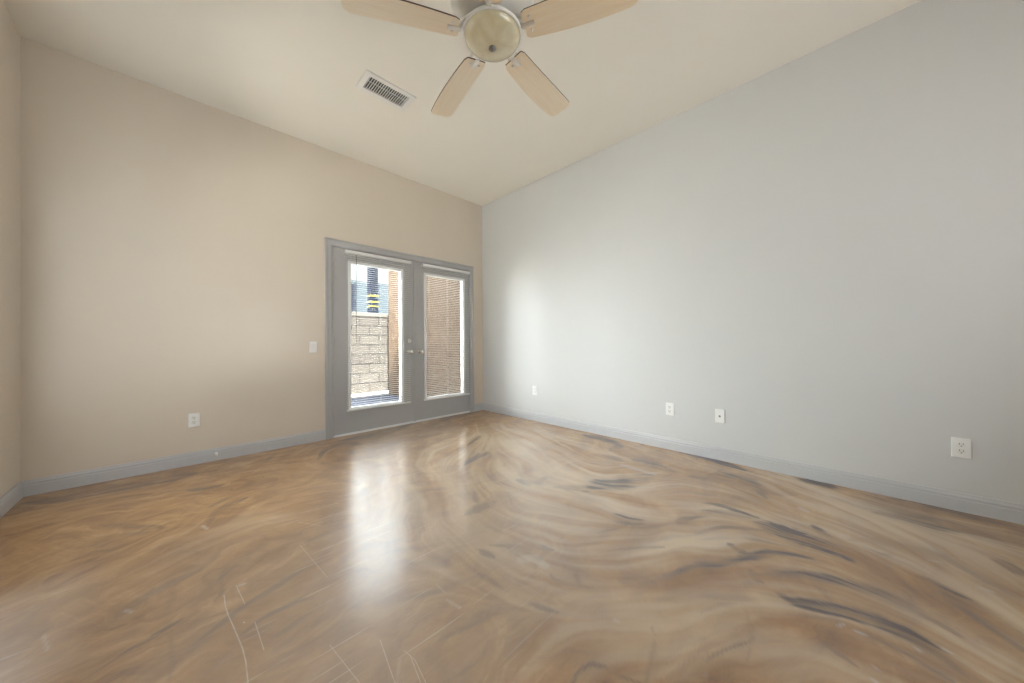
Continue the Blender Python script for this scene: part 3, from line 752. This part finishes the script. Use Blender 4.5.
    def paint_strokes(L, soft, rag, taper=True):
        m = np.zeros((ny, nx))
        for s, P in L:
            n = len(P)
            for i in range(n):
                u = i / max(1, n - 1)
                tp = (.35 + .65 * min(1, 4 * u, 4 * (1 - u))) if (taper and n > 4) else 1
                hw = max(.5 * P[i, 2] * tp, .62 * st)
                w = window(P[i, 0], P[i, 1], hw * (1 + soft) + .12 * (rag > 0))
                d = np.hypot(GX[w] - P[i, 0], GY[w] - P[i, 1]) - rag * hw * ragged[w]
                v = np.clip((hw * (1 + soft) - d) / (2 * soft * hw + 1e-6), 0, 1)
                m[w] = np.maximum(m[w], s * v * v * (3 - 2 * v))
        return m
    # lesser dabs of the darker stain, lying the way the trowel went
    for k in range(170):
        i, j = rng.integers(5, nx - 5), rng.integers(5, ny - 5); n = rng.integers(6, 26); p = []
        x, y = float(i), float(j); sg = 1.0; px, py = DX[j, i], DY[j, i]; wd = rng.uniform(.012, .05)
        for q in range(n):
            a, b = int(np.clip(y, 0, ny - 1)), int(np.clip(x, 0, nx - 1)); dx, dy = DX[a, b], DY[a, b]
            if dx * px + dy * py < 0: dx, dy = -dx, -dy
            px, py = dx, dy; x += dx * 1.4; y += dy * 1.4
            p.append((x0 + np.clip(x, 0, nx - 1) * sx, y0 + np.clip(y, 0, ny - 1) * sy, wd))
        strokes.append((rng.uniform(.08, .30), np.array(p)))
    dm = paint_strokes([(min(1, 1.15 * s), P) for s, P in strokes], .5, .30)
    dark = .98 * (.62 * dm + .62 * smear(dm, 12, norm=False)) * np.clip(.85 + .34 * mid + .22 * fine + .2 * blot, 0, 1.4)
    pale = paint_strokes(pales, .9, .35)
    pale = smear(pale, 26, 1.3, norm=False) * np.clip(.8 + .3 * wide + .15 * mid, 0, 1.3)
    wear_haze = np.clip(paint_strokes([(s, resample(p)) for s, p in WEAR_HAZE], .95, .10, False), 0, 1)
    white = paint_strokes(whites, .45, 0.0, False) * np.clip(.8 + .12 * fine, .3, 1.0)
    verts = np.stack([GX.ravel(), GY.ravel(), np.zeros(nx * ny)], 1)
    q = (J[:-1, :-1] * nx + I[:-1, :-1]).ravel()
    faces = np.stack([q, q + 1, q + nx + 1, q + nx], 1)
    me = bpy.data.meshes.new('floor')
    me.vertices.add(len(verts)); me.vertices.foreach_set('co', verts.ravel())
    me.loops.add(faces.size); me.loops.foreach_set('vertex_index', faces.ravel().astype(np.int32))
    me.polygons.add(len(faces)); me.polygons.foreach_set('loop_start', np.arange(0, faces.size, 4, dtype=np.int32))
    me.update(calc_edges=True)
    for nm, a in (('tone', tone), ('region', region), ('dark', dark), ('pale', pale), ('scuff', white), ('wear_haze', blur(wear_haze, 8))):
        at = me.attributes.new(nm, 'FLOAT', 'POINT'); at.data.foreach_set('value', a.ravel().astype(np.float32))
    o = bpy.data.objects.new('floor', me); C.objects.link(o)
    t = NT('stained_concrete')
    def attr(n): return t.new('ShaderNodeAttribute', attribute_name=n).outputs['Fac']
    # cloudy pigment: noise looked up through two rounds of its own warping
    def warp(vec, scale, amt):
        n = t.new('ShaderNodeTexNoise'); n.inputs['Scale'].default_value = scale; n.inputs['Detail'].default_value = 3; t.link(vec, n.inputs['Vector'])
        s = t.new('ShaderNodeVectorMath', operation='SUBTRACT'); t.link(n.outputs['Color'], s.inputs[0]); s.inputs[1].default_value = (.5, .5, .5)
        m = t.new('ShaderNodeVectorMath', operation='SCALE'); t.link(s.outputs[0], m.inputs[0]); m.inputs['Scale'].default_value = amt
        a = t.new('ShaderNodeVectorMath', operation='ADD'); t.link(vec, a.inputs[0]); t.link(m.outputs[0], a.inputs[1]); return a.outputs[0]
    wv = warp(warp(t.coord(), 1.6, .9), 4.5, .28)
    mp = t.new('ShaderNodeMapping'); mp.inputs['Scale'].default_value = (1, 2.6, 1); mp.inputs['Rotation'].default_value = (0, 0, -.35); t.link(wv, mp.inputs['Vector'])
    cloud = t.math('SUBTRACT', t.noise(3.2, 7, .62, vec=mp.outputs[0]), .5)
    grain = t.math('SUBTRACT', t.noise(70, 5, .7), .5)
    tone_n = t.math('ADD', attr('tone'), t.math('ADD', t.math('MULTIPLY', grain, 1.3), t.math('MULTIPLY', cloud, 8.5)))
    tn = t.math('ADD', t.math('MULTIPLY', tone_n, .135), .5, clamp=True)
    col = t.ramp(tn, [(.05, FC[0]), (.35, FC[1]), (.6, FC[2]), (.95, FC[3])])
    rg = t.math('ADD', t.math('MULTIPLY', attr('region'), .25), .5, clamp=True)
    col = t.mix(rg, col, t.mix(1.0, col, FC[4], 'MULTIPLY'))
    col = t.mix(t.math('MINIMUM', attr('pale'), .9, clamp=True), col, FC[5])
    col = t.mix(t.math('MULTIPLY', attr('dark'), .92, clamp=True), col, FC[6])
    # little chips and drips of white paint
    vo = t.new('ShaderNodeTexVoronoi'); vo.inputs['Scale'].default_value = 7.0; t.link(t.coord(), vo.inputs['Vector'])
    sp = t.math('LESS_THAN', vo.outputs['Distance'], .03)
    keep = t.math('GREATER_THAN', t.noise(1.9, 2), .56)
    col = t.mix(t.math('MULTIPLY', t.math('MULTIPLY', sp, keep), .6), col, (.75, .72, .68))
    col = t.mix(t.math('MULTIPLY', attr('scuff'), .45, clamp=True), col, (.78, .76, .73))
    wear_haze_f = attr('wear_haze')
    # long scratches through the finish
    pos = t.coord(); best = None
    for s, P in SCRATCH:
        if len(P) > 3:                              # round off the corners (Chaikin)
            P = np.array(P); P = np.vstack([P[:1]] + [np.array([.75 * u + .25 * v, .25 * u + .75 * v]) for u, v in zip(P, P[1:])] + [P[-1:]]).tolist()
        for a, b in zip(P, P[1:]):
            A, B = Vector((a[0], a[1], 0)), Vector((b[0], b[1], 0)); BA = B - A
            pa = t.new('ShaderNodeVectorMath', operation='SUBTRACT'); t.link(pos, pa.inputs[0]); pa.inputs[1].default_value = A
            dt = t.new('ShaderNodeVectorMath', operation='DOT_PRODUCT'); t.link(pa.outputs[0], dt.inputs[0]); dt.inputs[1].default_value = BA / BA.length_squared
            h = t.math('ADD', dt.outputs['Value'], 0.0, clamp=True)
            sc = t.new('ShaderNodeVectorMath', operation='SCALE'); sc.inputs[0].default_value = BA; t.link(h, sc.inputs['Scale'])
            df = t.new('ShaderNodeVectorMath', operation='SUBTRACT'); t.link(pa.outputs[0], df.inputs[0]); t.link(sc.outputs[0], df.inputs[1])
            ln = t.new('ShaderNodeVectorMath', operation='LENGTH'); t.link(df.outputs[0], ln.inputs[0])
            d = t.math('DIVIDE', ln.outputs['Value'], .0008 + .0024 * s)
            best = d if best is None else t.math('MINIMUM', best, d)
    line = t.math('SUBTRACT', 1.0, best, clamp=True)
    col = t.mix(t.math('MULTIPLY', line, t.math('MULTIPLY', t.noise(30, 3), 1.15), clamp=True), col, (.80, .78, .76))
    # fine hair scratches inside the wear and haze mask
    hair = None
    for rz in (.5, 1.35, 2.4):
        m2 = t.new('ShaderNodeMapping'); m2.inputs['Rotation'].default_value = (0, 0, rz); m2.inputs['Scale'].default_value = (2.2, 75, 1); t.link(pos, m2.inputs['Vector'])
        hv = t.math('MULTIPLY', t.math('SUBTRACT', t.noise(1.0, 2, .4, vec=m2.outputs[0]), .685), 14.0, clamp=True)
        hair = hv if hair is None else t.math('MAXIMUM', hair, hv)
    col = t.mix(t.math('MULTIPLY', t.math('MULTIPLY', hair, wear_haze_f), .45), col, (.74, .71, .70))
    col = t.mix(t.math('MULTIPLY', wear_haze_f, t.math('MULTIPLY', t.noise(11, 5, .7), .34)), col, (.60, .54, .53))  # whitish scuffing, with the haze of the door reflection painted into the colour
    rgh = t.new('ShaderNodeMapRange'); rgh.inputs['To Min'].default_value = .38; rgh.inputs['To Max'].default_value = .52
    t.link(t.noise(3.5, 5, .6), rgh.inputs['Value'])
    t.bump(t.noise(22, 4), .06, .004)
    me.materials.append(t.set(Base_Color=col, Roughness=rgh.outputs[0], IOR=t.math('ADD', t.math('MULTIPLY', wear_haze_f, 1.5), 1.55), Specular_IOR_Level=.5, Coat_Weight=COAT[0], Coat_Roughness=COAT[1], Coat_IOR=COAT[2]))
    return struct(o, 'glossy swirled brown stained concrete floor', 'floor')
floor_build()
